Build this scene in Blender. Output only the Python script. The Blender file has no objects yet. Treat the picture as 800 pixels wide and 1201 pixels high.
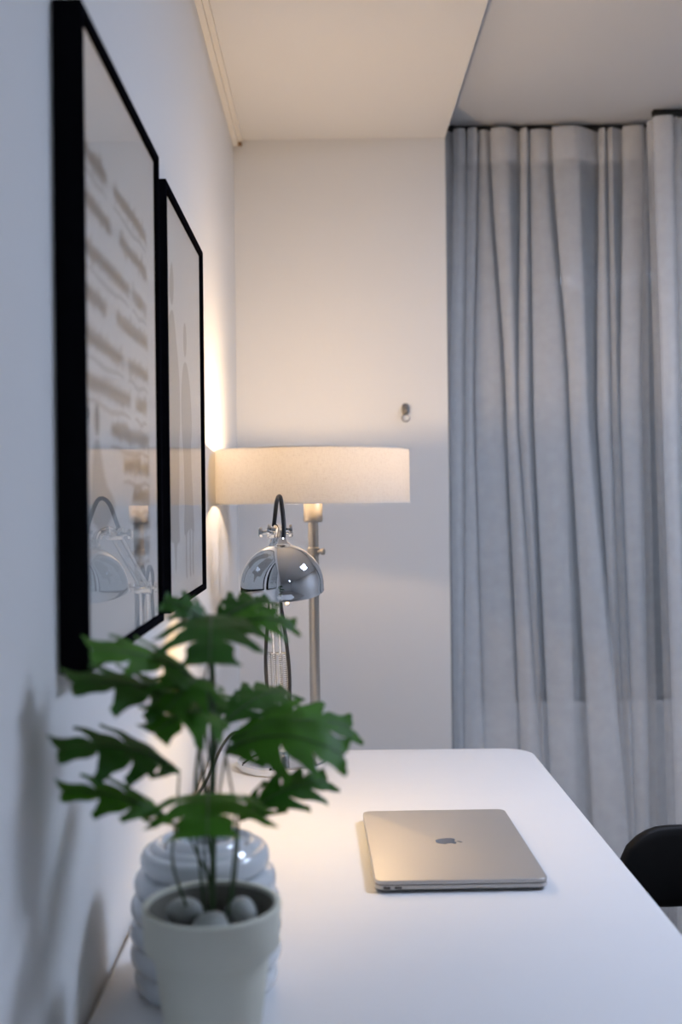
import bpy, bmesh, math, random
from mathutils import Vector, Matrix, noise
R = math.radians
random.seed(7)
scene = bpy.context.scene
C = scene.collection

# ------------------------------------------------------------------ camera
CAM_Z = 1.215
cam_d = bpy.data.cameras.new('camera')
cam = bpy.data.objects.new('camera', cam_d); C.objects.link(cam)
cam_d.sensor_fit = 'VERTICAL'; cam_d.sensor_height = 36.0; cam_d.sensor_width = 24.0
cam_d.lens = 1300 / 1201 * 36
cam_d.shift_x = 14 / 1201; cam_d.shift_y = -9.5 / 1201
cam_d.clip_start = 0.02; cam_d.clip_end = 60
cam.matrix_world = Matrix.Translation((0, 0, CAM_Z)) @ Matrix.Rotation(R(90), 4, 'X') @ Matrix.Rotation(R(-0.65), 4, 'Z')
cam_d.dof.use_dof = True; cam_d.dof.focus_distance = 1.75; cam_d.dof.aperture_fstop = 3.4
scene.camera = cam

# ------------------------------------------------------------------ world and exposure
w = bpy.data.worlds.new('dusk'); scene.world = w; w.use_nodes = True
bg = w.node_tree.nodes['Background']; bg.inputs[0].default_value = (0.30, 0.40, 0.52, 1); bg.inputs[1].default_value = 0.05
vs = scene.view_settings
vs.view_transform = 'Standard'; vs.look = 'None'; vs.gamma = 1.0; vs.use_curve_mapping = False
vs.exposure = 0.25
cy = scene.cycles
cy.use_denoising = True; cy.max_bounces = 10; cy.diffuse_bounces = 5; cy.glossy_bounces = 5
cy.transparent_max_bounces = 24; cy.transmission_bounces = 6; cy.sample_clamp_indirect = 6.0
cy.caustics_reflective = False; cy.caustics_refractive = False
PANEL_STRENGTH = 37.0; PANEL_COL = (0.62, 0.74, 1.0)
BULB_STRENGTH = 290.0; BULB_COL = (1.0, 0.70, 0.42)

# ------------------------------------------------------------------ materials
def mat(name, col=(0.8, 0.8, 0.8), rough=0.5, metal=0.0, spec=0.5, coat=0.0, noise_amt=0.0, noise_scale=20, bump=0.0, bump_scale=80):
    m = bpy.data.materials.new(name); m.use_nodes = True
    nt = m.node_tree; b = nt.nodes['Principled BSDF']
    b.inputs['Base Color'].default_value = (*col, 1); b.inputs['Roughness'].default_value = rough
    b.inputs['Metallic'].default_value = metal; b.inputs['Specular IOR Level'].default_value = spec
    b.inputs['Coat Weight'].default_value = coat
    tc = nt.nodes.new('ShaderNodeTexCoord')
    if noise_amt:
        n = nt.nodes.new('ShaderNodeTexNoise'); n.inputs['Scale'].default_value = noise_scale; n.inputs['Detail'].default_value = 4
        r = nt.nodes.new('ShaderNodeMix'); r.data_type = 'RGBA'
        r.inputs[6].default_value = (*[max(0, c * (1 - noise_amt)) for c in col], 1)
        r.inputs[7].default_value = (*[min(1, c * (1 + noise_amt)) for c in col], 1)
        nt.links.new(tc.outputs['Object'], n.inputs['Vector']); nt.links.new(n.outputs['Fac'], r.inputs[0])
        nt.links.new(r.outputs[2], b.inputs['Base Color'])
    if bump:
        n2 = nt.nodes.new('ShaderNodeTexNoise'); n2.inputs['Scale'].default_value = bump_scale; n2.inputs['Detail'].default_value = 3
        bp = nt.nodes.new('ShaderNodeBump'); bp.inputs['Strength'].default_value = bump; bp.inputs['Distance'].default_value = 0.002
        nt.links.new(tc.outputs['Object'], n2.inputs['Vector']); nt.links.new(n2.outputs['Fac'], bp.inputs['Height'])
        nt.links.new(bp.outputs['Normal'], b.inputs['Normal'])
    return m

def emit(name, col, s):
    m = bpy.data.materials.new(name); m.use_nodes = True; nt = m.node_tree
    nt.nodes.remove(nt.nodes['Principled BSDF'])
    e = nt.nodes.new('ShaderNodeEmission'); e.inputs[0].default_value = (*col, 1); e.inputs[1].default_value = s
    nt.links.new(e.outputs[0], nt.nodes['Material Output'].inputs[0]); return m

M = {}
M['wall'] = mat('wall_paint', (0.74, 0.74, 0.735), 0.75, spec=0.3, noise_amt=0.015, noise_scale=3, bump=0.15, bump_scale=140)
M['ceil'] = mat('ceiling_paint', (0.74, 0.73, 0.715), 0.85, spec=0.2, noise_amt=0.01, noise_scale=3, bump=0.1, bump_scale=140)
M['ceil2'] = mat('grey_ceiling_paint', (0.74, 0.74, 0.745), 0.85, spec=0.2, noise_amt=0.01, noise_scale=3, bump=0.1, bump_scale=140)
M['trim'] = mat('trim_paint', (0.78, 0.745, 0.69), 0.45)
M['brown'] = mat('brown_plastic', (0.25, 0.15, 0.08), 0.5)
M['floor'] = mat('floor_vinyl', (0.36, 0.33, 0.30), 0.35, noise_amt=0.12, noise_scale=9)
M['desk'] = mat('desk_laminate', (0.78, 0.78, 0.79), 0.50, spec=0.35, noise_amt=0.01, noise_scale=40, bump=0.03, bump_scale=500)
M['white_metal'] = mat('white_metal', (0.78, 0.78, 0.78), 0.35)
M['black_frame'] = mat('black_frame', (0.006, 0.006, 0.008), 0.7, spec=0.0, noise_amt=0.2, noise_scale=60)
M['paper'] = mat('poster_paper', (0.60, 0.60, 0.595), 0.8, spec=0.2, noise_amt=0.01, noise_scale=30)
M['ink_grey'] = mat('pale_grey_print', (0.43, 0.43, 0.425), 0.8, spec=0.2)
M['ink_warm'] = mat('warm_grey_print', (0.33, 0.31, 0.29), 0.8, spec=0.2)
M['ink_tan'] = mat('tan_grey_print', (0.43, 0.405, 0.385), 0.8, spec=0.2)
M['ink_dark'] = mat('dark_print', (0.10, 0.10, 0.11), 0.8, spec=0.2)
M['chrome'] = mat('polished_chrome', (0.78, 0.79, 0.80), 0.035, 1.0)
M['satin'] = mat('satin_nickel', (0.50, 0.46, 0.405), 0.30, 1.0, noise_amt=0.04, noise_scale=120)
M['steel'] = mat('dull_steel', (0.45, 0.44, 0.43), 0.3, 1.0)
M['cable'] = mat('black_cable', (0.012, 0.012, 0.014), 0.45)
M['dome_in'] = mat('white_enamel', (0.80, 0.78, 0.72), 0.4)
M['alu'] = mat('silver_aluminium', (0.53, 0.51, 0.485), 0.46, 0.7, noise_amt=0.02, noise_scale=400)
M['alu_dark'] = mat('mirror_grey', (0.30, 0.31, 0.34), 0.12, 0.9)
M['port'] = mat('port_black', (0.01, 0.01, 0.012), 0.4)
M['pot'] = mat('pot_ceramic', (0.68, 0.68, 0.58), 0.6, noise_amt=0.04, noise_scale=30, bump=0.05, bump_scale=200)
M['inner'] = mat('pot_inside_shade', (0.20, 0.19, 0.16), 0.6)  # shade inside the pot, put into the colour
M['soil'] = mat('soil', (0.022, 0.018, 0.014), 0.9, noise_amt=0.5, noise_scale=120, bump=1.0, bump_scale=300)
M['pebble'] = mat('pebble', (0.38, 0.395, 0.37), 0.55, noise_amt=0.1, noise_scale=60)
M['stem'] = mat('plant_stem', (0.055, 0.10, 0.035), 0.5, noise_amt=0.2, noise_scale=50)
M['vase'] = mat('glazed_white_ceramic', (0.66, 0.69, 0.71), 0.09, spec=0.6, coat=0.6)
M['shell'] = mat('black_chair_shell', (0.008, 0.0075, 0.0075), 0.6, spec=0.2, noise_amt=0.2, noise_scale=40)
M['shell_edge'] = mat('dark_brown_edge', (0.055, 0.045, 0.04), 0.5)
M['seatpad'] = mat('charcoal_fabric', (0.05, 0.05, 0.055), 0.9, bump=0.3, bump_scale=700)
M['track'] = mat('black_track', (0.015, 0.015, 0.015), 0.5)
M['win_frame'] = mat('grey_window_frame', (0.16, 0.165, 0.17), 0.5)
M['switch'] = mat('hook_metal', (0.30, 0.275, 0.25), 0.25, 1.0)
M['panel_glow'] = emit('led_diffuser', PANEL_COL, PANEL_STRENGTH)
M['bulb_glow'] = emit('warm_bulb', BULB_COL, BULB_STRENGTH)
M['small_bulb_glow'] = emit('small_warm_bulb', (1.0, 0.68, 0.32), 300.0)

def leaf_mat(name, col, k):
    m = mat(name, col, 0.5, spec=0.22)
    nt = m.node_tree; b = nt.nodes['Principled BSDF']
    tc = [n for n in nt.nodes if n.type == 'TEX_COORD'][0]
    n = nt.nodes.new('ShaderNodeTexNoise'); n.inputs['Scale'].default_value = 28; n.inputs['Detail'].default_value = 3
    r = nt.nodes.new('ShaderNodeValToRGB')
    r.color_ramp.elements[0].position = 0.3; r.color_ramp.elements[0].color = (*[c * 0.6 for c in col], 1)
    r.color_ramp.elements[1].position = 0.75; r.color_ramp.elements[1].color = (*[c * 1.3 for c in col], 1)
    nt.links.new(tc.outputs['Object'], n.inputs['Vector']); nt.links.new(n.outputs['Fac'], r.inputs[0])
    nt.links.new(r.outputs[0], b.inputs['Base Color'])
    tr = nt.nodes.new('ShaderNodeBsdfTranslucent'); tr.inputs[0].default_value = (col[0] * 1.6, col[1] * 1.8, col[2], 1)
    mx = nt.nodes.new('ShaderNodeMixShader'); mx.inputs[0].default_value = 0.22
    nt.links.new(b.outputs[0], mx.inputs[1]); nt.links.new(tr.outputs[0], mx.inputs[2])
    nt.links.new(mx.outputs[0], nt.nodes['Material Output'].inputs[0]); return m
M['leaf'] = leaf_mat('leaf_green', (0.046, 0.155, 0.012), 1)
M['leaf_b'] = leaf_mat('leaf_deep_green', (0.028, 0.105, 0.014), 1)

def sheer(name, transp, transl, col):
    m = bpy.data.materials.new(name); m.use_nodes = True; nt = m.node_tree
    nt.nodes.remove(nt.nodes['Principled BSDF'])
    d = nt.nodes.new('ShaderNodeBsdfDiffuse'); d.inputs[0].default_value = (*col, 1)
    t = nt.nodes.new('ShaderNodeBsdfTranslucent'); t.inputs[0].default_value = (*col, 1)
    p = nt.nodes.new('ShaderNodeBsdfTransparent')
    m1 = nt.nodes.new('ShaderNodeMixShader'); m1.inputs[0].default_value = transl
    m2 = nt.nodes.new('ShaderNodeMixShader')
    tc = nt.nodes.new('ShaderNodeTexCoord')
    wv = nt.nodes.new('ShaderNodeTexNoise'); wv.inputs['Scale'].default_value = 30
    mp = nt.nodes.new('ShaderNodeMapRange'); mp.inputs[3].default_value = transp - 0.04; mp.inputs[4].default_value = transp + 0.04
    nt.links.new(tc.outputs['Object'], wv.inputs['Vector']); nt.links.new(wv.outputs['Fac'], mp.inputs[0])
    nt.links.new(mp.outputs[0], m2.inputs[0])
    nt.links.new(d.outputs[0], m1.inputs[1]); nt.links.new(t.outputs[0], m1.inputs[2])
    nt.links.new(m1.outputs[0], m2.inputs[1]); nt.links.new(p.outputs[0], m2.inputs[2])
    nt.links.new(m2.outputs[0], nt.nodes['Material Output'].inputs[0]); return m
M['sheer'] = sheer('sheer_voile', 0.62, 0.12, (0.95, 0.95, 0.95))
M['tape'] = sheer('heading_tape', 0.30, 0.15, (0.95, 0.95, 0.95))

def glass_mat(name, ior, tint):
    m = bpy.data.materials.new(name); m.use_nodes = True; nt = m.node_tree
    nt.nodes.remove(nt.nodes['Principled BSDF'])
    t = nt.nodes.new('ShaderNodeBsdfTransparent'); t.inputs[0].default_value = (*tint, 1)
    g = nt.nodes.new('ShaderNodeBsdfGlossy'); g.inputs['Roughness'].default_value = 0.004
    fr = nt.nodes.new('ShaderNodeFresnel'); fr.inputs[0].default_value = ior
    geo = nt.nodes.new('ShaderNodeNewGeometry')
    inv = nt.nodes.new('ShaderNodeMath'); inv.operation = 'SUBTRACT'; inv.inputs[0].default_value = 1.0
    mul = nt.nodes.new('ShaderNodeMath'); mul.operation = 'MULTIPLY'
    mx = nt.nodes.new('ShaderNodeMixShader')
    nt.links.new(geo.outputs['Backfacing'], inv.inputs[1]); nt.links.new(inv.outputs[0], mul.inputs[1])
    nt.links.new(fr.outputs[0], mul.inputs[0]); nt.links.new(mul.outputs[0], mx.inputs[0])
    nt.links.new(t.outputs[0], mx.inputs[1]); nt.links.new(g.outputs[0], mx.inputs[2])
    nt.links.new(mx.outputs[0], nt.nodes['Material Output'].inputs[0]); return m
M['glass'] = glass_mat('picture_glass', 1.62, (0.97, 0.98, 0.98))
M['win_glass'] = glass_mat('window_glass', 1.25, (0.75, 0.8, 0.82))

def linen_mat():
    m = bpy.data.materials.new('linen_shade'); m.use_nodes = True; nt = m.node_tree
    nt.nodes.remove(nt.nodes['Principled BSDF'])
    tc = nt.nodes.new('ShaderNodeTexCoord'); mp = nt.nodes.new('ShaderNodeMapping'); mp.inputs['Scale'].default_value = (40, 40, 420)
    n1 = nt.nodes.new('ShaderNodeTexNoise'); n1.inputs['Scale'].default_value = 3.0; n1.inputs['Detail'].default_value = 5
    mp2 = nt.nodes.new('ShaderNodeMapping'); mp2.inputs['Scale'].default_value = (420, 420, 60)
    n2 = nt.nodes.new('ShaderNodeTexNoise'); n2.inputs['Scale'].default_value = 2.0; n2.inputs['Detail'].default_value = 4
    add = nt.nodes.new('ShaderNodeMath'); add.operation = 'ADD'
    cr = nt.nodes.new('ShaderNodeValToRGB')
    cr.color_ramp.elements[0].position = 0.72; cr.color_ramp.elements[0].color = (0.72, 0.68, 0.63, 1)
    cr.color_ramp.elements[1].position = 1.2; cr.color_ramp.elements[1].color = (0.82, 0.79, 0.74, 1)
    for a, b in ((mp, n1), (mp2, n2)):
        nt.links.new(tc.outputs['Object'], a.inputs[0]); nt.links.new(a.outputs[0], b.inputs['Vector'])
    nt.links.new(n1.outputs['Fac'], add.inputs[0]); nt.links.new(n2.outputs['Fac'], add.inputs[1]); nt.links.new(add.outputs[0], cr.inputs[0])
    d = nt.nodes.new('ShaderNodeBsdfDiffuse'); t = nt.nodes.new('ShaderNodeBsdfTranslucent')
    nt.links.new(cr.outputs[0], d.inputs[0]); nt.links.new(cr.outputs[0], t.inputs[0])
    mx = nt.nodes.new('ShaderNodeMixShader'); mx.inputs[0].default_value = 0.38
    nt.links.new(d.outputs[0], mx.inputs[1]); nt.links.new(t.outputs[0], mx.inputs[2])
    nt.links.new(mx.outputs[0], nt.nodes['Material Output'].inputs[0]); return m
M['linen'] = linen_mat()

# ------------------------------------------------------------------ mesh helpers (all shapes in world metres)
class MB:
    def __init__(s): s.v = []; s.f = []
    def add(s, v, f):
        o = len(s.v); s.v += [tuple(p) for p in v]; s.f += [tuple(i + o for i in q) for q in f]; return s
    def box(s, a, b):
        x0, y0, z0 = a; x1, y1, z1 = b
        return s.add([(x0, y0, z0), (x1, y0, z0), (x1, y1, z0), (x0, y1, z0), (x0, y0, z1), (x1, y0, z1), (x1, y1, z1), (x0, y1, z1)],
                     [(3, 2, 1, 0), (4, 5, 6, 7), (0, 1, 5, 4), (1, 2, 6, 5), (2, 3, 7, 6), (3, 0, 4, 7)])
    def lathe(s, prof, c, n=48, axis=None):
        # prof: list of (radius, height); closes to a point where radius is 0
        q = Vector((0, 0, 1)).rotation_difference(Vector(axis)) if axis else None
        v = []; rings = []
        for r, h in prof:
            if r < 1e-7:
                rings.append([len(v)]); v.append(Vector((0, 0, h)))
            else:
                rings.append(list(range(len(v), len(v) + n)))
                v += [Vector((r * math.cos(2 * math.pi * k / n), r * math.sin(2 * math.pi * k / n), h)) for k in range(n)]
        f = []
        for a, b in zip(rings, rings[1:]):
            for k in range(n):
                k2 = (k + 1) % n
                if len(a) == 1 and len(b) == 1: continue
                if len(a) == 1: f.append((a[0], b[k2], b[k]))
                elif len(b) == 1: f.append((a[k], a[k2], b[0]))
                else: f.append((a[k], a[k2], b[k2], b[k]))
        if q: v = [q @ p for p in v]
        return s.add([p + Vector(c) for p in v], f)
    def tube(s, pts, r, n=10, smooth=0):
        pts = [Vector(p) for p in pts]
        if smooth: pts = crom(pts, smooth)
        rr = r if isinstance(r, (list, tuple)) else None
        v = []; f = []; up = None
        for i, p in enumerate(pts):
            t = (pts[min(i + 1, len(pts) - 1)] - pts[max(i - 1, 0)]).normalized()
            if up is None: up = t.orthogonal().normalized()
            up = (up - t * up.dot(t)).normalized(); sd = t.cross(up)
            rad = (rr[0] + (rr[1] - rr[0]) * i / (len(pts) - 1)) if rr else r
            v += [p + (up * math.cos(2 * math.pi * k / n) + sd * math.sin(2 * math.pi * k / n)) * rad for k in range(n)]
        for i in range(len(pts) - 1):
            for k in range(n):
                k2 = (k + 1) % n
                f.append((i * n + k, i * n + k2, (i + 1) * n + k2, (i + 1) * n + k))
        f.append(tuple(range(n - 1, -1, -1))); f.append(tuple((len(pts) - 1) * n + k for k in range(n)))
        return s.add(v, f)
    def prism(s, poly, z0, z1, bev=0.0):
        # poly: list of xy ccw; rounded top and bottom edge by insetting toward the centroid direction normals
        n = len(poly)
        def inset(d):
            out = []
            for i in range(n):
                a = Vector(poly[i - 1]); b = Vector(poly[i]); c = Vector(poly[(i + 1) % n])
                e1 = (b - a).normalized(); e2 = (c - b).normalized()
                nn = Vector((-e1.y - e2.y, e1.x + e2.x))
                nn = nn.normalized() if nn.length > 1e-9 else Vector((0, 0))
                out.append(b + nn * d)
            return out
        rings = []
        if bev > 0:
            for k in range(4):
                a = k / 3 * math.pi / 2
                rings.append((inset(bev * (1 - math.sin(a))), z0 + bev * (1 - math.cos(a))))
            for k in range(4):
                a = k / 3 * math.pi / 2
                rings.append((inset(bev * (1 - math.cos(a))), z1 - bev * (1 - math.sin(a))))
        else: rings = [(inset(0), z0), (inset(0), z1)]
        v = [(p.x, p.y, z) for rg, z in rings for p in rg]
        f = [tuple(range(n - 1, -1, -1)), tuple((len(rings) - 1) * n + k for k in range(n))]
        for i in range(len(rings) - 1):
            for k in range(n):
                k2 = (k + 1) % n
                f.append((i * n + k, i * n + k2, (i + 1) * n + k2, (i + 1) * n + k))
        return s.add(v, f)
    def xform(s, mtx):
        s.v = [tuple(mtx @ Vector(p)) for p in s.v]; return s

def crom(pts, k):
    P = [pts[0] * 2 - pts[1]] + list(pts) + [pts[-1] * 2 - pts[-2]]
    out = []
    for i in range(1, len(P) - 2):
        for j in range(k):
            t = j / k
            a, b, c, d = P[i - 1], P[i], P[i + 1], P[i + 2]
            out.append(0.5 * ((2 * b) + (c - a) * t + (2 * a - 5 * b + 4 * c - d) * t * t + (3 * b - a - 3 * c + d) * t ** 3))
    out.append(pts[-1]); return out

def rrect(x0, y0, x1, y1, r, seg=8):
    rs = r if isinstance(r, (list, tuple)) else (r, r, r, r)
    out = []
    for (cx, cy_, a0), rad in zip((((x0), (y0), 180), ((x1), (y0), 270), ((x1), (y1), 0), ((x0), (y1), 90)), rs):
        sx = 1 if cx == x0 else -1; sy = 1 if cy_ == y0 else -1
        ox, oy = cx + sx * rad, cy_ + sy * rad
        for k in range(seg + 1):
            a = R(a0 + 90 * k / seg); out.append((ox + rad * math.cos(a), oy + rad * math.sin(a)))
    return out

def obj(name, mb, m, parent=None, smooth=True, angle=38, bevel=0.0):
    root = parent
    while root is not None and root.parent is not None: root = root.parent
    off = Vector(root.location) if root is not None else Vector((0, 0, 0))
    me = bpy.data.meshes.new(name)
    me.from_pydata([tuple(Vector(p) - off) for p in mb.v], [], mb.f)
    me.validate(); me.update()
    bm = bmesh.new(); bm.from_mesh(me)
    if bevel > 0:
        bmesh.ops.bevel(bm, geom=[e for e in bm.edges if len(e.link_faces) == 2 and e.calc_face_angle(0) > R(40)], offset=bevel, segments=2, affect='EDGES', profile=0.5)
    bm.to_mesh(me); bm.free()
    if smooth:
        me.polygons.foreach_set('use_smooth', [True] * len(me.polygons)); me.set_sharp_from_angle(angle=R(angle))
    me.materials.append(m if not isinstance(m, str) else M[m])
    o = bpy.data.objects.new(name, me); C.objects.link(o); o.parent = parent
    return o

def recalc(o):
    bm = bmesh.new(); bm.from_mesh(o.data); bmesh.ops.recalc_face_normals(bm, faces=bm.faces); bm.to_mesh(o.data); bm.free(); return o

def tag(o, label, cat, group=None):
    o['label'] = label; o['category'] = cat
    if group: o['group'] = group
    return o
def thing(name, label, cat, loc, group=None):
    e = bpy.data.objects.new(name, None); C.objects.link(e); e.location = loc; e.empty_display_size = 0.05
    return tag(e, label, cat, group)
def struct(name, mb, m, parent=None, smooth=False, bevel=0.0):
    o = obj(name, mb, m, parent, smooth=smooth, bevel=bevel)
    if parent is None: o['kind'] = 'structure'
    return o

# ------------------------------------------------------------------ the room
WL, WB, WR, WK = -0.234, 2.84, 2.60, -3.60      # left wall face, end wall face, right wall, rear wall
PIER = 0.3075                                    # where the end wall stops and the window bay starts
SOF, CEI = 2.150, 2.255                          # low ceiling over the desk, higher ceiling by the window
YW = 3.26                                        # window wall face
struct('floor', MB().box((WL - .1, WK - .1, -0.1), (WR + .1, YW + .25, 0)), 'floor')
struct('wall_left', MB().box((WL - .1, WK - .1, 0), (WL, WB + .1, CEI)), 'wall')
struct('wall_end', MB().box((WL, WB, 0), (PIER, YW + .25, CEI)), 'wall')
struct('wall_right', MB().box((WR, WK - .1, 0), (WR + .1, YW + .25, CEI)), 'wall')
struct('wall_rear', MB().box((WL, WK - .1, 0), (WR, WK, CEI)), 'wall')
WX0, WX1, WZ0, WZ1 = 0.42, 2.05, 0.628, 2.225     # window opening
win_wall = MB().box((PIER, YW, 0), (WR, YW + .2, WZ0)).box((PIER, YW, WZ1), (WR, YW + .2, CEI)) \
    .box((PIER, YW, WZ0), (WX0, YW + .2, WZ1)).box((WX1, YW, WZ0), (WR, YW + .2, WZ1))
struct('wall_window', win_wall, 'wall')
struct('ceiling', MB().box((PIER, WK - .1, CEI), (WR + .1, YW + .25, CEI + .1)), 'ceil2')
struct('ceiling_soffit', MB().box((WL, WK, SOF), (PIER, WB, CEI + .1)), 'ceil')
# thin cable trim in the corner of ceiling and left wall
tr = struct('trim_1', MB().box((WL, WK, SOF - .020), (WL + .012, WB - .012, SOF)).box((WL + .012, WK, SOF - .009), (WL + .023, WB - .012, SOF)), 'trim')
obj('end_cap', MB().box((WL, WB - .012, SOF - .016), (WL + .021, WB, SOF)), 'brown', tr)
# window
win = struct('window_1', MB().box((WX0, YW + .07, WZ0), (WX1, YW + .13, WZ0 + .06)).box((WX0, YW + .07, WZ1 - .06), (WX1, YW + .13, WZ1))
             .box((WX0, YW + .07, WZ0 + .06), (WX0 + .06, YW + .13, WZ1 - .06)).box((WX1 - .06, YW + .07, WZ0 + .06), (WX1, YW + .13, WZ1 - .06))
             .box((1.21, YW + .07, WZ0 + .06), (1.27, YW + .13, WZ1 - .06)), 'win_frame')
obj('pane', MB().box((WX0 + .06, YW + .098, WZ0 + .06), (1.21, YW + .104, WZ1 - .06)), 'win_glass', win, smooth=False)
obj('pane', MB().box((1.27, YW + .098, WZ0 + .06), (WX1 - .06, YW + .104, WZ1 - .06)), 'win_glass', win, smooth=False)
obj('sill', MB().box((WX0, YW - .015, WZ0 - .02), (WX1, YW + .07, WZ0)), 'wall', win, smooth=False)

# ceiling LED panels (the squares mirrored in the chrome shade)
def led(x, y, s_, label):
    t = thing('ceiling_light', label, 'light', (x, y, CEI))
    fr = MB()
    for a, b in (((-s_, -s_), (s_, -s_ + .02)), ((-s_, s_ - .02), (s_, s_)), ((-s_, -s_ + .02), (-s_ + .02, s_ - .02)), ((s_ - .02, -s_ + .02), (s_, s_ - .02))):
        fr.box((x + a[0], y + a[1], CEI - .02), (x + b[0], y + b[1], CEI))
    obj('frame', fr, 'white_metal', t, smooth=False)
    obj('diffuser', MB().box((x - s_ + .02, y - s_ + .02, CEI - .012), (x + s_ - .02, y + s_ - .02, CEI - .004)), 'panel_glow', t, smooth=False)
led(1.30, 1.52, 0.26, 'square cool white ceiling light above the desk chair')
led(1.50, -2.10, 0.13, 'square cool white ceiling light at the rear of the room')

# ------------------------------------------------------------------ desk
DT = 0.74; DX0, DX1, DY0, DY1 = -0.228, 0.382, 0.70, 2.140
desk = thing('desk', 'long white desk with rounded corners standing along the left wall', 'desk', (0.08, 1.42, 0))
obj('desk_top', MB().prism(rrect(DX0, DY0, DX1, DY1, (.02, .055, .055, .02), 10), DT - .026, DT, .004), 'desk', desk, angle=50)
for lx in (DX0 + .04, DX1 - .08):
    for ly in (DY0 + .06, DY1 - .10):
        obj('leg', MB().box((lx, ly, 0), (lx + .04, ly + .04, DT - .026)), 'white_metal', desk, bevel=.003)
for ly in (DY0 + .065, DY1 - .095):
    obj('frame_rail', MB().box((DX0 + .08, ly, DT - .066), (DX1 - .08, ly + .03, DT - .026)), 'white_metal', desk)

# ------------------------------------------------------------------ floor lamp with linen drum shade (stands behind the desk end)
LX, LY = -0.033, 2.262
SR, SZ0, SZ1 = 0.1975, 1.2165, 1.324
fl = thing('floor_lamp', 'slim nickel floor lamp with a shallow linen drum shade touching the wall', 'lamp', (LX, LY, 0))
obj('base', MB().lathe([(0, 0), (.13, 0), (.133, .003), (.133, .016), (.130, .02), (.02, .024), (0, .024)], (LX, LY, 0), 64), 'satin', fl)
obj('pole', MB().lathe([(0, .02), (.0105, .02), (.0105, 1.10), (.0105, 1.19), (0, 1.19)], (LX, LY, 0), 32), 'satin', fl)
obj('collar', MB().lathe([(.0105, 1.110), (.0125, 1.112), (.0125, 1.125), (.0105, 1.127)], (LX, LY, 0), 32), 'satin', fl)
obj('adjusting_screw', MB().lathe([(0, 0), (.004, 0), (.004, .008), (.0065, .009), (.0065, .015), (0, .016)], (LX + .008, LY - .005, 1.118), 20, axis=(.9, -.4, 0)), 'satin', fl)
obj('socket', MB().lathe([(0, 1.178), (.017, 1.178), (.0195, 1.181), (.0195, 1.222), (.0175, 1.225), (.0175, 1.245), (0, 1.245)], (LX, LY, 0), 36), 'satin', fl)
sh = obj('lamp_shade', MB().lathe([(SR, SZ0), (SR, SZ1), (SR - .0015, SZ1), (SR - .0015, SZ0), (SR, SZ0)], (LX, LY, 0), 128), 'linen', fl)
obj('shade_edging', MB().lathe([(SR - .002, SZ1 - .002), (SR + .0006, SZ1 - .002), (SR + .0006, SZ1 + .0006), (SR - .002, SZ1 + .0006), (SR - .002, SZ1 - .002)], (LX, LY, 0), 96), 'trim', sh)
obj('shade_edging', MB().lathe([(SR - .002, SZ0 - .0006), (SR + .0006, SZ0 - .0006), (SR + .0006, SZ0 + .002), (SR - .002, SZ0 + .002), (SR - .002, SZ0 - .0006)], (LX, LY, 0), 96), 'trim', sh)
sp = MB()
for k in range(3):
    a = R(30 + 120 * k)
    sp.tube([(LX + .017 * math.cos(a), LY + .017 * math.sin(a), 1.235), (LX + (SR - .002) * math.cos(a), LY + (SR - .002) * math.sin(a), 1.235)], .0015, 6)
obj('spider', sp, 'satin', fl)
bulb = obj('bulb', MB().lathe([(0, 1.243), (.013, 1.243), (.014, 1.255), (.0290, 1.274), (.0310, 1.280), (.0310, 1.284), (0, 1.284)], (LX, LY, 0), 28), 'white_metal', fl)
obj('bulb_globe', MB().lathe([(.0280, 1.284), (.0280, 1.290), (.0255, 1.300), (.019, 1.309), (.009, 1.314), (0, 1.315)], (LX, LY, 0), 24), 'bulb_glow', bulb)

# ------------------------------------------------------------------ chrome balanced-arm desk lamp
BX, BY = -0.090, 2.005
tl = thing('desk_lamp', 'polished chrome jointed desk lamp with a small dome shade and black cable', 'lamp', (BX, BY, DT))
BR = 0.081
obj('base', MB().lathe([(0, DT), (BR - .002, DT), (BR, DT + .002), (BR, DT + .013), (BR - .003, DT + .016), (.03, DT + .019), (.017, DT + .022), (0, DT + .022)], (BX, BY, 0), 72), 'chrome', tl)
obj('swivel_post', MB().lathe([(0, DT + .02), (.014, DT + .02), (.014, DT + .05), (.011, DT + .053), (.011, DT + .062), (0, DT + .062)], (BX, BY, 0), 28), 'chrome', tl)
S0 = Vector((BX - .002, BY, DT + .068)); E0 = Vector((-0.0975, 1.925, 1.073)); J0 = Vector((-0.0845, 1.745, 1.171))
DM = Vector((-0.069, 1.605, 1.098)); DR = 0.0605                    # dome rim centre and radius
lo = (E0 - S0).normalized(); upd = (J0 - E0).normalized(); XA = Vector((1, 0, 0))
for s_ in (-1, 1):
    obj('lower_rod', MB().tube([S0 + XA * .006 * s_, E0 + XA * .006 * s_], .0032, 10), 'chrome', tl)
    obj('upper_rod', MB().tube([E0 + XA * .007 * s_ + Vector((0, 0, .004)), J0 + XA * .007 * s_], .0032, 10), 'chrome', tl)
cb = S0 + lo * .150
obj('spring_bar', MB().tube([cb - XA * .0165, cb + XA * .0165], .0028, 10), 'chrome', tl)
for s_ in (-1.0, -0.35, 0.35, 1.0):
    a = S0 + lo * .012 + XA * .0135 * s_ + Vector((0, -.006, 0)); b = cb + XA * .0135 * s_ + Vector((0, -.002, 0))
    n = 34; ax = (b - a).normalized(); u = ax.orthogonal().normalized(); v = ax.cross(u); L_ = (b - a).length
    pts = [a + ax * L_ * i / (n * 6) + (u * math.cos(i * math.pi / 3) + v * math.sin(i * math.pi / 3)) * .0028 for i in range(n * 6 + 1)]
    obj('spring', MB().tube(pts, .0010, 5), 'chrome', tl)
def joint(name, c, r, half):
    o = obj(name, MB().lathe([(0, -half), (r, -half), (r, half), (0, half)], c, 24, axis=(1, 0, 0)), 'chrome', tl, bevel=.001); return o
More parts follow.
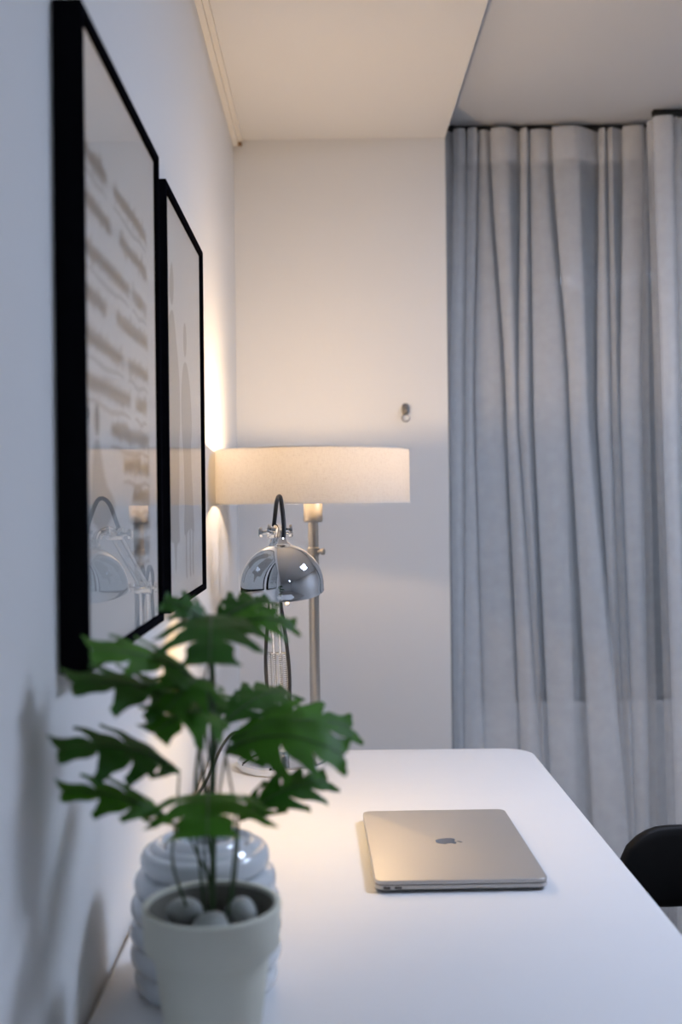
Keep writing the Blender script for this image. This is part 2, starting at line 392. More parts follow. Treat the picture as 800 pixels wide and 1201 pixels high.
joint('foot_joint', S0, .010, .016); joint('elbow_joint', E0, .011, .014)
joint('head_joint', J0, .010, .013)
for c, sx in ((S0, 1), (E0, 1), (E0, -1), (J0, 1), (J0, -1)):
    obj('wing_knob', MB().lathe([(0, 0), (.003, 0), (.003, .008), (.0085, .009), (.0085, .013), (.006, .015), (0, .015)], c + XA * .012 * sx, 18, axis=(sx, 0, 0)), 'chrome', tl)
# head bracket from the joint down to the dome
apex = DM + Vector((-.004, .012, DR * .965))
TILT = Matrix.Translation(DM) @ Matrix.Rotation(R(13), 4, 'X') @ Matrix.Translation(-DM)
obj('head_bracket', MB().tube([J0, J0 + Vector((.003, -.03, .008)), apex + Vector((-.003, .045, .018)), apex + Vector((-.004, .012, .006))], .0058, 12, 6), 'chrome', tl)
obj('pivot_knob', MB().lathe([(0, 0), (.003, 0), (.003, .009), (.0075, .010), (.0075, .014), (0, .015)], apex + Vector((-.006, .045, .020)), 18, axis=(-1, 0, .15)), 'chrome', tl)
obj('pivot_knob', MB().lathe([(0, 0), (.003, 0), (.003, .009), (.0075, .010), (.0075, .014), (0, .015)], apex + Vector((.004, .035, .020)), 18, axis=(1, 0, .1)), 'chrome', tl)
dome_prof = [(DR * math.cos(a), DR * .985 * math.sin(a)) for a in [R(90 * k / 20) for k in range(20)]] + [(0, DR * .985)]
inner = [(0, DR * .985 - .0012)] + [((DR - .0012) * math.cos(a), (DR - .0012) * .985 * math.sin(a)) for a in [R(90 * k / 20) for k in range(19, -1, -1)]]
dome = obj('dome_shade', MB().lathe([(DR - .0012, -.006), (DR + .0004, -.006)] + [(DR, -.004)] + dome_prof, DM, 72).xform(TILT), 'chrome', tl)
obj('dome_lining', MB().lathe(inner + [(DR - .0012, -.006)], DM, 48).xform(TILT), 'dome_in', dome)
obj('dome_cap', MB().lathe([(0.0, -.004), (.016, -.004), (.016, .001), (.012, .004), (.009, .010), (0, .011)], apex, 28), 'chrome', dome)
bc = DM + Vector((0, 0, .030))
obj('bulb_socket', MB().lathe([(0, .012), (.0105, .012), (.0105, .029), (0, .029)], bc, 20).xform(TILT), 'dome_in', tl)
obj('bulb', MB().lathe([(0, -.016), (.008, -.0138), (.0138, -.008), (.016, 0), (.0138, .008), (.009, .013), (0, .013)], bc, 20).xform(TILT), 'small_bulb_glow', tl)
pc = DM + Vector((.008, -.030, 0))
obj('pull_chain', MB().tube([pc + Vector((0, 0, .03)), pc + Vector((0, 0, -.022))], .0007, 6), 'chrome', tl)
obj('chain_ball', MB().lathe([(0, -.0035), (.0025, -.0025), (.0035, 0), (.0025, .0025), (0, .0035)], pc + Vector((0, 0, -.0245)), 14), 'chrome', tl)
# black flex: loop over the head joint, loop at the elbow, two runs beside the lower rods
CA = 'cable'
obj('cable', MB().tube([apex + Vector((.006, 0, .008)), apex + Vector((.006, .012, .030)), apex + Vector((.000, .055, .068)), J0 + Vector((.004, -.030, .050)), J0 + Vector((-.002, .004, .018)), J0 + Vector((-.006, .02, -.004))], .0034, 10, 8), CA, tl)
for s_, bow in ((-1, .012), (1, .011)):
    obj('cable', MB().tube([E0 + Vector((.004 * s_, .01, .01)), E0 + Vector((.006 * s_, .03, .035)), E0 + Vector((.008 * s_, .055, .018)), E0 + Vector((.008 * s_, .045, -.02)),
                            S0 + lo * .17 + XA * (.011 + bow * .6) * s_ + Vector((0, -.004, 0)), S0 + lo * .10 + XA * (.0125 + bow * .7) * s_ + Vector((0, -.006, 0)),
                            S0 + lo * .02 + XA * .016 * s_ + Vector((0, -.004, 0)), S0 + Vector((.012 * s_, .004, -.03))], .0033, 8, 6), CA, tl)
obj('power_cord', MB().tube([(BX - .03, BY + .066, DT + .010), (-.150, 2.085, DT + .030), (-.178, 2.06, DT + .052), (-.198, 2.00, DT + .040), (-.212, 1.90, DT + .010), (-.219, 1.80, DT + .0035), (-.221, 1.66, DT + .0035), (-.222, 1.50, DT + .0035)], .0028, 8, 8), CA, tl)

# ------------------------------------------------------------------ laptop
lp = thing('laptop', 'closed silver aluminium laptop lying on the white desk', 'laptop', (0.154, 1.505, DT))
LW, LL = 0.212, 0.309
mrot = Matrix.Translation((0.154, 1.505, DT)) @ Matrix.Rotation(R(1.1), 4, 'Z')
def lob(name, mb, m, parent=lp, **k): return obj(name, mb.xform(mrot), m, parent, **k)
hw, hl = LW / 2, LL / 2
base_l = MB()
po = rrect(-hw, -hl, hw, hl, .012, 6); pi_ = rrect(-hw + .006, -hl + .006, hw - .006, hl - .006, .010, 6)
n_ = len(po)
base_l.add([(x, y, .0012) for x, y in pi_] + [(x, y, .0048) for x, y in po] + [(x, y, .0092) for x, y in po],
           [tuple(range(n_ - 1, -1, -1)), tuple(2 * n_ + k for k in range(n_))] +
           [(r * n_ + k, r * n_ + (k + 1) % n_, (r + 1) * n_ + (k + 1) % n_, (r + 1) * n_ + k) for r in range(2) for k in range(n_)])
bl = lob('laptop_base', base_l, 'alu')
lid = lob('lid', MB().prism(rrect(-hw, -hl, hw, hl, .012, 6), .0099, .0152, .0012), 'alu')
lob('hinge', MB().tube([(-hw + .006, -hl + .05, .0094), (-hw + .006, hl - .05, .0094)], .0016, 8), 'port')
lob('seam', MB().prism(rrect(-hw + .0015, -hl + .0015, hw - .0015, hl - .0015, .011, 6), .0091, .0100), 'port')
for dx in (-.066, -.052):
    pr = rrect(-.0045, -.0013, .0045, .0013, .0012, 4)
    mbp = MB(); k = len(pr)
    mbp.add([(dx - hw + .080 + a - .0, -hl - .0003, .0067 + b) for a, b in pr] + [(dx - hw + .080 + a, -hl + .002, .0067 + b) for a, b in pr],
            [tuple(range(k))] + [(i, (i + 1) % k, k + (i + 1) % k, k + i) for i in range(k)])
    lob('port', mbp, 'port', bl)
for fx in (-1, 1):
    for fy in (-1, 1):
        lob('rubber_foot', MB().lathe([(0, 0), (.006, 0), (.006, .0014), (0, .0014)], (fx * (hw - .022), fy * (hl - .022), 0), 16), 'port')
# fruit emblem on the lid: bite on one side, leaf on top; its top points to the front edge (+x)
def emblem():
    right = [(0, -.46), (.10, -.49), (.20, -.47), (.30, -.38), (.40, -.20), (.44, -.08), (.36, -.02), (.31, .08), (.31, .18), (.35, .27), (.42, .33),
             (.34, .41), (.22, .43), (.10, .40), (0, .36)]
    left = [(-.10, .40), (-.22, .43), (-.34, .39), (-.43, .28), (-.46, .12), (-.43, -.08), (-.36, -.26), (-.26, -.42), (-.18, -.48), (-.10, -.49)]
    poly = right + left
    leafp = [(.0, .46), (.02, .58), (.10, .68), (.20, .72), (.20, .62), (.13, .51), (.05, .46)]
    mb = MB(); s_ = .030
    for P in (poly, leafp):
        k = len(P)
        mb.add([(y * s_, -x * s_, .0151) for x, y in P] + [(y * s_, -x * s_, .01535) for x, y in P],
               [tuple(k + i for i in range(k))] + [(i, (i + 1) % k, k + (i + 1) % k, k + i) for i in range(k)])
    return mb
em = lob('emblem', emblem(), 'alu_dark', lid, smooth=False); em['label'] = 'dark mirrored fruit emblem'
recalc(em)

# ------------------------------------------------------------------ framed posters on the left wall
FX = -0.208
def frame(y0, y1, z0, z1, name, label):
    t = thing(name, label, 'picture', (WL, (y0 + y1) / 2, z0))
    fw, fb = 0.009, WL + .0005
    for a, b in (((fb, y0, z0), (FX, y0 + fw, z1)), ((fb, y1 - fw, z0), (FX, y1, z1)), ((fb, y0 + fw, z0), (FX, y1 - fw, z0 + fw)), ((fb, y0 + fw, z1 - fw), (FX, y1 - fw, z1))):
        obj('frame_bar', MB().box(a, b), 'black_frame', t, bevel=.0008)
    obj('backing', MB().box((WL + .003, y0 + fw, z0 + fw), (WL + .010, y1 - fw, z1 - fw)), 'black_frame', t, smooth=False)
    pp = obj('poster', MB().box((WL + .0105, y0 + fw, z0 + fw), (FX - .0065, y1 - fw, z1 - fw)), 'paper', t, smooth=False)
    gl = MB().box((FX - .0050, y0 + fw, z0 + fw), (FX - .0030, y1 - fw, z1 - fw))
    obj('glass', gl, 'glass', t, smooth=False)
    return t, pp
PXF = FX - .0063
def flat(poly, x=PXF):
    mb = MB(); mb.add([(x, y, z) for y, z in poly], [tuple(range(len(poly)))]); return mb
def blob(points, closed=True, k=5):
    P = [Vector(p) for p in points]; n = len(P); out = []
    for i in range(n):
        a, b, c, d = P[i - 1], P[i], P[(i + 1) % n], P[(i + 2) % n]
        for j in range(k):
            t = j / k; out.append(0.5 * ((2 * b) + (c - a) * t + (2 * a - 5 * b + 4 * c - d) * t * t + (3 * b - a - 3 * c + d) * t ** 3))
    return [(p.x, p.y) for p in out]
FZ0, FZ1 = 1.074, 1.642
pa, paper_a = frame(0.952, 1.388, 1.071, 1.652, 'framed_poster', 'black framed poster of grey brush lettering beside the near end of the wall')
pb, paper_b = frame(1.446, 1.870, FZ0, FZ1, 'framed_poster', 'black framed poster of two grey figures close to the drum shade lamp')
def scribble(y0, y1, z, h, th, rng):
    # an illegible brush-script word: a looping ribbon with up and down strokes
    mb = MB(); n = max(6, int((y1 - y0) / .0035)); pts = []
    for i in range(n + 1):
        u = i / n; amp = h * rng.uniform(.25, .5) * (1.0 if rng.random() < .8 else 1.7)
        pts.append(Vector((y0 + (y1 - y0) * u + rng.uniform(-.002, .002), z + (amp if i % 2 else -amp * .8))))
    pts = crom(pts, 4)
    V = []; F = []
    for i, p in enumerate(pts):
        t = (pts[min(i + 1, len(pts) - 1)] - pts[max(i - 1, 0)]); t = t.normalized() if t.length > 0 else Vector((1, 0))
        nn = Vector((-t.y, t.x)) * th * rng.uniform(.8, 1.1); V += [(PXF, p.x + nn.x, p.y + nn.y), (PXF, p.x - nn.x, p.y - nn.y)]
    F = [(2 * i, 2 * i + 1, 2 * i + 3, 2 * i + 2) for i in range(len(pts) - 1)]
    return mb.add(V, F)
def brush(y0, y1, z, th, rng):
    top = []; bot = []
    n = 12
    for i in range(n + 1):
        u = i / n; zz = z + .002 * math.sin(u * 9 + rng.random()) + rng.uniform(-.0008, .0008); w_ = th * (0.4 + 0.6 * math.sin(math.pi * (0.1 + 0.85 * u)))
        top.append((y0 + (y1 - y0) * u, zz + w_)); bot.append((y0 + (y1 - y0) * u, zz - w_))
    return flat(top + bot[::-1])
rng = random.Random(3)
lines = [(1.512, [(.990, 1.085), (1.12, 1.318)]), (1.470, [(.988, 1.105), (1.15, 1.32)]), (1.428, [(.992, 1.20), (1.225, 1.315)]),
         (1.388, [(.985, 1.08), (1.13, 1.322)]), (1.350, [(.99, 1.165), (1.195, 1.32)]), (1.312, [(.99, 1.205), (1.235, 1.31)]),
         (1.276, [(1.095, 1.325)]), (1.243, [(1.16, 1.325)]), (1.212, [(1.21, 1.32)]), (1.182, [(1.215, 1.325)]), (1.155, [(1.22, 1.32)])]
lines = [(1.512 + .022 + (z - 1.512) * 1.03, ws) for z, ws in lines]
for i, (z, ws) in enumerate(lines):
    for a, b in ws:
        wd = obj('lettering', scribble(a, b, z, .020, .0034, rng), 'ink_grey', paper_a, smooth=False)
        if i % 2 == 0 or i > 3:
            obj('brush_stroke', brush(a - .003, b, z - .018, .0032, rng), 'ink_tan' if i > 4 else 'ink_grey', paper_a, smooth=False)
# small figure in a long dress on the lettering poster
obj('printed_head', flat(blob([(1.018, 1.300), (1.026, 1.312), (1.036, 1.306), (1.038, 1.292), (1.030, 1.280), (1.020, 1.286)])), 'ink_dark', paper_a, smooth=False)
obj('printed_dress', flat(blob([(1.020, 1.276), (1.036, 1.276), (1.052, 1.255), (1.070, 1.236), (1.098, 1.225), (1.112, 1.212), (1.082, 1.200), (1.05, 1.188), (1.022, 1.196), (.998, 1.206), (1.000, 1.24), (1.008, 1.262)])), 'ink_warm', paper_a, smooth=False)
# two figures standing close on the other poster
def fig(name, pts, m='ink_warm', par=paper_b): return obj(name, flat(blob(pts)), m, par, smooth=False)
fig('printed_head', [(1.515, 1.500), (1.512, 1.520), (1.525, 1.545), (1.540, 1.552), (1.552, 1.530), (1.548, 1.505), (1.532, 1.492)])
fig('printed_coat', [(1.520, 1.482), (1.545, 1.484), (1.570, 1.455), (1.600, 1.40), (1.606, 1.34), (1.592, 1.30), (1.590, 1.25), (1.582, 1.20), (1.588, 1.165), (1.560, 1.158), (1.545, 1.120), (1.530, 1.160), (1.500, 1.172), (1.490, 1.24), (1.480, 1.30), (1.484, 1.36), (1.490, 1.42), (1.500, 1.465)])
fig('printed_head', [(1.652, 1.448), (1.650, 1.470), (1.662, 1.488), (1.680, 1.486), (1.688, 1.465), (1.680, 1.444), (1.665, 1.438)])
fig('printed_dress', [(1.650, 1.425), (1.690, 1.428), (1.725, 1.395), (1.742, 1.34), (1.728, 1.30), (1.742, 1.24), (1.756, 1.19), (1.752, 1.172), (1.710, 1.180), (1.640, 1.172), (1.645, 1.22), (1.640, 1.28), (1.622, 1.33), (1.622, 1.385)])
for a in (1.655, 1.700, 1.735):
    fig('printed_leg', [(a, 1.178), (a + .012, 1.178), (a + .010, 1.12), (a + .016, 1.108), (a - .002, 1.112)])

# ------------------------------------------------------------------ potted plant
PX, PY = -0.1045, 0.950
plant = thing('potted_plant', 'split-leaf green plant in a pale grey tapered pot', 'plant', (PX, PY, DT))
PH = 0.134
pot = [(0, 0), (.036, 0), (.038, .002), (.0500, .096), (.0555, .0975), (.0580, .100), (.0595, .1335), (.0582, .1345), (.0548, .1345), (.0545, .132), (.0505, .100), (.0, .100)]
obj('pot', MB().lathe(pot, (PX, PY, DT), 72), 'pot', plant, angle=50)
obj('shade_liner', MB().lathe([(.0502, .1015), (.0540, .1310), (.0530, .1310), (.0494, .1035), (.0502, .1015)], (PX, PY, DT), 64), 'inner', plant)  # added liner; its dark tone paints the shade on the pot's inner wall
so = MB().lathe([(.0497, .1095), (.045, .112), (.03, .112), (.015, .113), (0, .113)], (PX, PY, DT), 40)
obj('soil', so, 'soil', plant)
def leaf(base, tip, width, droop=.02, cup=.25, seed=0, nl=5, m='leaf', up=(0.05, -.55, .83)):
    rg = random.Random(seed); base = Vector(base); tip = Vector(tip)
    ax = tip - base; L = ax.length; a = ax.normalized(); side = a.cross(Vector(up)).normalized(); nrm = side.cross(a).normalized()
    mb = MB(); hwid = width / 2
    def pos(t, s, sg):
        t2 = min(t, 1.0)
        c = base + a * L * t + nrm * (droop * 4 * t2 * (1 - t2))
        lat = s * hwid
        return c + side * sg * lat * math.cos(cup * s) - Vector((0, 0, 1)) * (lat * math.sin(cup) * s * 1.1) + nrm * .0006 * math.sin(23 * t + 5 * s)
    prof = lambda t: max(0.0, math.sin(math.pi * min(1, (t * .92 + .06))) ** .62) * (1.0 - .25 * t)
    for sg in (-1, 1):
        for i in range(nl):
            t0 = i / nl; t1 = (i + 1) / nl; V = []; F = []; NS, NT = 9, 5
            reach = rg.uniform(.85, 1.1)
            for si in range(NS):
                s = si / (NS - 1); k = max(0, (s - .30) / .70)
                lo_ = t0 + (t1 - t0) * (.20 * k + .22 * k * k); hi = t1 - (t1 - t0) * (.14 * k + .24 * k ** 3)
                for ti in range(NT):
                    u = ti / (NT - 1); t = lo_ + (hi - lo_) * u
                    rnd = 1 - (.22 * (2 * u - 1) ** 2) * k
                    tt = t + .34 * s * s * (1.0 - .6 * t) - .04 * (1 - t) * s
                    V.append(pos(tt, s * prof((t0 + t1) / 2 if k > .5 else t) * reach * rnd, sg))
            for si in range(NS - 1):
                for ti in range(NT - 1):
                    q = (si * NT + ti, si * NT + ti + 1, (si + 1) * NT + ti + 1, (si + 1) * NT + ti)
                    F.append(q if sg > 0 else q[::-1])
            mb.add(V, F)
    o = obj('leaf', mb, m, plant, angle=80)
    bm = bmesh.new(); bm.from_mesh(o.data); bmesh.ops.remove_doubles(bm, verts=bm.verts, dist=.0004); bm.to_mesh(o.data); bm.free()
    o.data.polygons.foreach_set('use_smooth', [True] * len(o.data.polygons))
    rib = MB().tube([base + a * L * t + nrm * (droop * 4 * t * (1 - t) + .0006) for t in [k / 8 for k in range(9)]], (.0012, .0004), 6)
    obj('midrib', rib, 'stem', o)
    return o
def W(px, py, Z):                      # metres across and up as read at distance Z from where the photographer stood
    dx, dy = px - 386, py - 591
    return ((dx - .0113 * dy) / 1300 * Z, Z, CAM_Z - (dy + .0113 * dx) / 1300 * Z)
LV = [  # base, tip, width, droop, cup
    (W(249, 722, .975), W(246, 777, .875), .110, .012, .30, 4, 'leaf_b'),
    (W(254, 742, .955), W(346, 735, .970), .062, .012, .20, 4, 'leaf'),
    (W(248, 745, .955), W(193, 705, .945), .060, .008, .20, 4, 'leaf_b'),
    (W(252, 735, .975), W(317, 704, 1.02), .065, .008, .20, 4, 'leaf_b'),
    (W(244, 812, .940), W(108, 762, .865), .080, .012, .25, 4, 'leaf'),
    (W(232, 838, .950), W(86, 801, .865), .085, .012, .30, 4, 'leaf_b'),
    (W(246, 800, .945), W(197, 833, .880), .085, .012, .30, 4, 'leaf'),
    (W(210, 905, .930), W(69, 879, .855), .085, .012, .30, 4, 'leaf_b'),
    (W(206, 968, .925), W(74, 928, .855), .065, .010, .20, 4, 'leaf'),
    (W(246, 932, .950), W(243, 980, .855), .135, .012, .30, 4, 'leaf'),
    (W(280, 962, .945), W(384, 916, .985), .070, .012, .25, 4, 'leaf_b'),
    (W(268, 868, .960), W(412, 854, .995), .090, .016, .25, 4, 'leaf'),
    (W(264, 882, .930), W(403, 886, .915), .100, .020, .30, 4, 'leaf'),
    (W(262, 845, .945), W(181, 860, .870), .090, .014, .30, 4, 'leaf'),
    (W(264, 848, .965), W(340, 813, 1.04), .075, .012, .25, 4, 'leaf_b'),
    (W(240, 850, .985), W(259, 815, 1.06), .080, .010, .25, 4, 'leaf_b'),
]
crown = Vector((PX, PY, DT + .113))
MS = crom([crown + Vector((0, 0, -.004)), crown + Vector((.002, .002, .10)), Vector(W(247, 735, .985))], 12)
for i, (b, t, wd, dr, cu, nl, m_) in enumerate(LV):
    leaf(b, t, wd, dr, cu * .5, 20 + i, nl, m_)
    bb = Vector(b); a = Vector(MS[min(len(MS) - 1, max(0, int((bb.z - .075 - crown.z) / .012)))]) if (bb.z - crown.z) > .11 and i % 4 else crown + Vector((max(-.016, min(.016, (bb.x - PX) * .5)) + random.uniform(-.005, .005), random.uniform(-.006, .006), -.004))
    mid = a.lerp(bb, .55) + Vector((random.uniform(-.012, .012) + (bb.x - a.x) * .06, 0, .006))
    obj('stem', MB().tube([a, mid, bb], (.0013, .0009), 7, 6), 'stem', plant)
obj('main_stem', MB().tube([crown + Vector((0, 0, -.004)), crown + Vector((.002, .002, .10)), Vector(W(247, 735, .985))], (.0030, .0018), 10, 8), 'stem', plant)
# pebbles on the soil
def pebble(x, y, r, sq, label, seed):
    bm = bmesh.new(); bmesh.ops.create_icosphere(bm, subdivisions=3, radius=1)
    for v in bm.verts:
        k = 1 + .10 * noise.noise(v.co * 1.2 + Vector((seed, 0, 0)))
        v.co = Vector((v.co.x * r * k, v.co.y * r * .8 * k, v.co.z * r * sq * k))
    me = bpy.data.meshes.new('pebble'); bm.to_mesh(me); bm.free()
    me.polygons.foreach_set('use_smooth', [True] * len(me.polygons)); me.materials.append(M['pebble'])
    o = bpy.data.objects.new('pebble', me); C.objects.link(o); o.location = (x, y, DT + .114 + r * sq * .86)
    o.rotation_euler = (0, 0, seed)
    tag(o, label, 'pebble', 'pebbles in the plant pot'); return o
pebble(PX - .024, PY + .006, .0170, .72, 'dim grey pebble in the plant pot on the side of the picture wall', .3)
pebble(PX + .002, PY - .026, .0175, .66, 'broad flat grey pebble in front of the plant stems in the pot', 1.1)
pebble(PX + .025, PY + .004, .0165, .76, 'pale grey pebble in the plant pot on the side of the laptop', 2.0)

# ------------------------------------------------------------------ ringed ceramic vase behind the pot
VX, VY = -0.1265, 1.098
prof = [(0, 0), (.055, 0), (.060, .002)]
radii = [.0640, .0675, .0680, .0670, .0635, .0570]
h0 = .003; hh = .0225
for i, rr in enumerate(radii):
    for k in range(9):
        a = k / 8 * math.pi
        prof.append((rr + .0068 * math.sin(a), h0 + hh * i + hh * (1 - math.cos(a)) / 2))
zt = h0 + hh * len(radii)
for i, (ra, rb) in enumerate(((.055, .040), (.039, .022))):
    for k in range(7):
        a = k / 6 * math.pi; prof.append((ra + (rb - ra) * k / 6, zt + .004 * i + .006 * math.sin(a)))
prof += [(.020, zt - .01), (.020, zt - .06), (0, zt - .06)]
vs_o = obj('vase', MB().lathe(prof, (VX, VY, DT), 80), 'vase', None, angle=35)
tag(vs_o, 'glossy white ringed ceramic vase standing behind the plant pot', 'vase')

# ------------------------------------------------------------------ hook with ring on the end wall
hk = thing('wall_hook', 'small metal wall hook with a ring on the end wall', 'hook', (0.198, WB, 1.451))
hx, hz = 0.198, 1.453
obj('plate', MB().prism([(hx + a, hz + b) for a, b in rrect(-.009, -.013, .009, .017, .008, 5)], 0, .004, .001).xform(Matrix(((1, 0, 0, 0), (0, 0, -1, WB), (0, 1, 0, 0), (0, 0, 0, 1)))), 'switch', hk)
obj('peg', MB().tube([(hx, WB - .002, hz + .010), (hx, WB - .020, hz + .006), (hx, WB - .026, hz - .006), (hx, WB - .014, hz - .012)], .003, 10, 6), 'switch', hk)
obj('screw', MB().lathe([(0, 0), (.003, 0), (.002, .002), (0, .002)], (hx, WB - .004, hz + .012), 12, axis=(0, -1, 0)), 'switch', hk)
obj('ring', MB().tube([(hx + .0095 * math.cos(a), WB - .014, hz - .021 + .0095 * math.sin(a)) for a in [2 * math.pi * k / 28 for k in range(29)]], .0014, 8), 'switch', hk)

# ------------------------------------------------------------------ sheer curtains in the window bay
YC = 3.06
K = YC / 1300
def band_x(px, py, k=K): return (px - 386 - .0113 * (py - 591)) * k
TOPZ, BOTZ = CEI - .020, .02
ROWS = [(TOPZ, 152), (1.42, 500), (0.65, 830)]
def curtain(name, label, bands, start, end, seed, YC=YC, TOPZ=TOPZ):
    rg = random.Random(seed)
    t = thing(name, label, 'curtain', ((start[2] + end[2]) / 2, YC, 0), 'sheer curtain panels')
    def plan(tt):
        # tt: 0 top .. 1 sill level .. beyond
        def ip(vals):
            if tt < .5: u = tt / .5; u = u * u * (3 - 2 * u); return vals[0] + (vals[1] - vals[0]) * u
            u = (tt - .5) / .5; return vals[1] + (vals[2] - vals[1]) * min(u, 1.4)
        P = [Vector((ip(start), YC))]
        amp = .75 + .45 * min(tt, 1)
        for j, b in enumerate(bands):
            L_, R_ = ip(b[0]), ip(b[1])
            if R_ - L_ < .008: R_ = L_ + .008
            d = [.0, -.003, -.011, -.019, -.023, -.032, -.041, -.052, -.044]
            w_ = R_ - L_
            xs = [L_ + .1 * w_, R_ - .1 * w_, R_ + .001, R_ - .12 * w_, L_ + .12 * w_, L_ - .001, L_ + .06 * w_, (L_ + R_) / 2, R_]
            jj = .012 * math.sin(j * 2.3 + seed)
            for x, y in zip(xs, d): P.append(Vector((x, YC + y * amp + jj)))
        P.append(Vector((ip(end), YC)))
        return crom(P, 4)
    NR = 30; rows = []
    zs = [TOPZ + (BOTZ - TOPZ) * (k / NR) for k in range(NR + 1)]
    for z in zs:
        tt = (TOPZ - z) / (TOPZ - .65); rows.append([(p.x, p.y, z) for p in plan(tt)])
    n = len(rows[0]); mb = MB(); mb.add([p for r in rows for p in r], [(i * n + k, i * n + k + 1, (i + 1) * n + k + 1, (i + 1) * n + k) for i in range(NR) for k in range(n - 1)])
    cl = obj('curtain_cloth', mb, 'sheer', t, angle=180)
    # stiff heading tape sewn behind the top edge
    tz = [TOPZ, TOPZ - .045, TOPZ - .090]; rr = []
    for z in tz: rr.append([(p.x, p.y + .0015, z) for p in plan((TOPZ - z) / (TOPZ - .65))])
    mb = MB(); mb.add([p for r in rr for p in r], [(i * n + k, i * n + k + 1, (i + 1) * n + k + 1, (i + 1) * n + k) for i in range(2) for k in range(n - 1)])
    obj('heading_tape', mb, 'tape', t, angle=180)
    for b in bands:
        x = (b[0][0] + b[1][0]) / 2
        obj('curtain_hook', MB().tube([(x, YC + .004, TOPZ - .03), (x, YC + .010, TOPZ - .005), (x, YC + .012, CEI - .0168)], .0022, 6, 3), 'white_metal', t)
    return t
K2 = (YC - .115) / 1300
def X(l, k=K): return [band_x(p, ROWS[i][1], k) for i, p in enumerate(l)]
def B(l, r, k=K): return (X(l, k), X(r, k))
main_bands = [B((512, 510, 514), (522, 520, 524)), B((531, 528, 531), (543, 540, 541)), B((547, 545, 543), (557, 553, 563)), B((561, 557, 566), (570, 588, 604)), B((574, 592, 606), (594, 603, 625)),
              B((609, 607, 628), (616, 618, 632)), B((621, 625, 640), (639, 662, 672)), B((645, 665, 684), (676, 686, 717)), B((701, 699, 719), (707, 713, 724)),
              B((711, 716, 727), (717, 722, 734)), B((727, 724, 736), (750, 747, 752)), B((752, 751, 756), (758, 762, 769))]
curtain('sheer_curtain', 'wide pleated sheer white curtain hanging beside the end wall', main_bands, X((500, 500, 500)), X((792, 796, 798)), 1)
sec = [B((762, 772, 783), (784, 790, 800), K2), B((790, 796, 806), (800, 806, 820), K2), B((806, 812, 826), (830, 838, 846), K2), B((840, 846, 856), (862, 868, 880), K2), B((874, 880, 890), (900, 905, 912), K2),
       B((912, 918, 925), (935, 940, 950), K2), B((950, 955, 962), (975, 982, 990), K2)]
curtain('sheer_curtain', 'pleated sheer white curtain panel hanging behind the black chair', sec, X((759, 768, 779), K2), X((1000, 1000, 1005), K2), 5, YC - .115, CEI - .034)
trk = thing('curtain_track', 'black curtain track fixed to the ceiling above the sheer curtains', 'track', (.95, YC + .012, CEI))
obj('rail', MB().box((PIER + .001, YC + .002, CEI - .016), (1.9, YC + .024, CEI)), 'track', trk, bevel=.002)
obj('rail', MB().box((.875, YC - .113, CEI - .016), (1.9, YC - .091, CEI)), 'track', trk, bevel=.002)
for x in (PIER + .02, 1.1, 1.88):
    obj('bracket', MB().box((x, YC - .002, CEI - .018), (x + .025, YC + .028, CEI)), 'track', trk, bevel=.002)

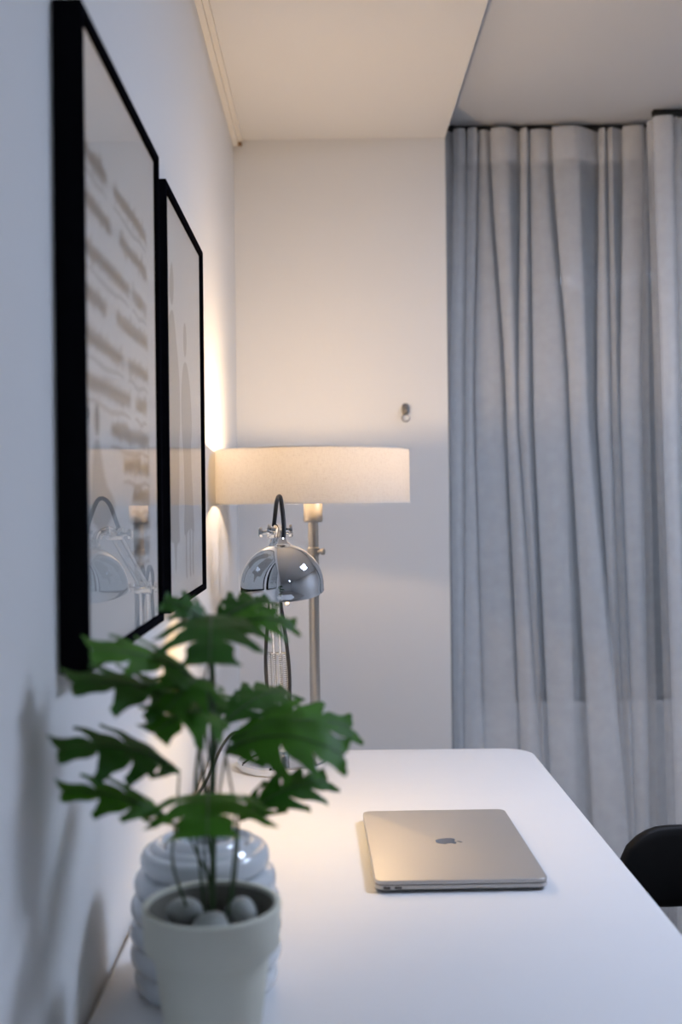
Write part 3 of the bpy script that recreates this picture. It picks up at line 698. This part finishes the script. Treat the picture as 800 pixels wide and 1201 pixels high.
# ------------------------------------------------------------------ chair tucked in at the desk
CX, CY_ = 0.752, 1.560
ch = thing('chair', 'black round-backed chair pushed up to the white desk', 'chair', (CX, CY_, 0))
def band_shell():
    # wrap-around back: U open towards the desk, rounded pill ends
    mb = MB(); path = []
    ra = .270
    path.append((CX - .285, CY_ + ra - .020)); path.append((CX - .20, CY_ + ra)); path.append((CX - .10, CY_ + ra + .004))
    for k in range(13):
        a = R(90 - 180 * k / 12); path.append((CX + .02 + ra * math.cos(a), CY_ + ra * math.sin(a)))
    path += [(CX - .10, CY_ - ra - .004), (CX - .20, CY_ - ra), (CX - .285, CY_ - ra + .020)]
    P = crom([Vector((x, y, 0)) for x, y in path], 5)
    n = len(P); s = [0]
    for i in range(1, n): s.append(s[-1] + (P[i] - P[i - 1]).length)
    tot = s[-1]; zc, hh_ = .611, .067; th = .011; V = []; F = []; NP = 14
    for i, p in enumerate(P):
        t = (P[min(i + 1, n - 1)] - P[max(i - 1, 0)]).normalized(); nn = Vector((-t.y, t.x, 0))
        d = min(s[i], tot - s[i]); e = min(1, d / .085); e = math.sqrt(max(0.0, 1 - (1 - e) ** 2)); hgt = hh_ * max(.03, e) + .035 * max(0, math.sin(math.pi * (s[i] / tot)) - .5)
        for k in range(NP):
            a = 2 * math.pi * k / NP; ca, sa = math.cos(a), math.sin(a)
            zz = math.copysign(abs(sa) ** .35, sa) * hgt; xx = math.copysign(abs(ca) ** .6, ca) * th
            V.append(p + nn * xx + Vector((0, 0, zc + zz)))
    for i in range(n - 1):
        for k in range(NP): F.append((i * NP + k, i * NP + (k + 1) % NP, (i + 1) * NP + (k + 1) % NP, (i + 1) * NP + k))
    F.append(tuple(range(NP))); F.append(tuple((n - 1) * NP + k for k in range(NP - 1, -1, -1)))
    return mb.add(V, F), P
bs, pth = band_shell()
recalc(obj('backrest', bs, 'shell', ch, angle=60))
obj('seat', MB().prism(rrect(CX - .235, CY_ - .235, CX + .235, CY_ + .235, (.10, .16, .16, .10), 8), .425, .470, .016), 'seatpad', ch, angle=60)
obj('seat_frame', MB().prism(rrect(CX - .215, CY_ - .215, CX + .215, CY_ + .215, (.09, .14, .14, .09), 8), .400, .426, .003), 'shell', ch)
for sx, sy in ((-1, -1), (-1, 1), (1, -1), (1, 1)):
    obj('leg', MB().tube([(CX + sx * .225, CY_ + sy * .235, 0), (CX + sx * .185, CY_ + sy * .19, .41)], (.010, .016), 14), 'shell', ch)
for px_, py_, bx_, by_ in ((-.17, .19, -.16, .268), (-.17, -.19, -.16, -.268), (.19, .12, .265, .13), (.19, -.12, .265, -.13)):
    obj('back_post', MB().tube([(CX + px_, CY_ + py_, .41), (CX + (px_ + bx_) / 2, CY_ + (py_ + by_) / 2, .49), (CX + bx_, CY_ + by_, .60)], .010, 12, 4), 'shell', ch)
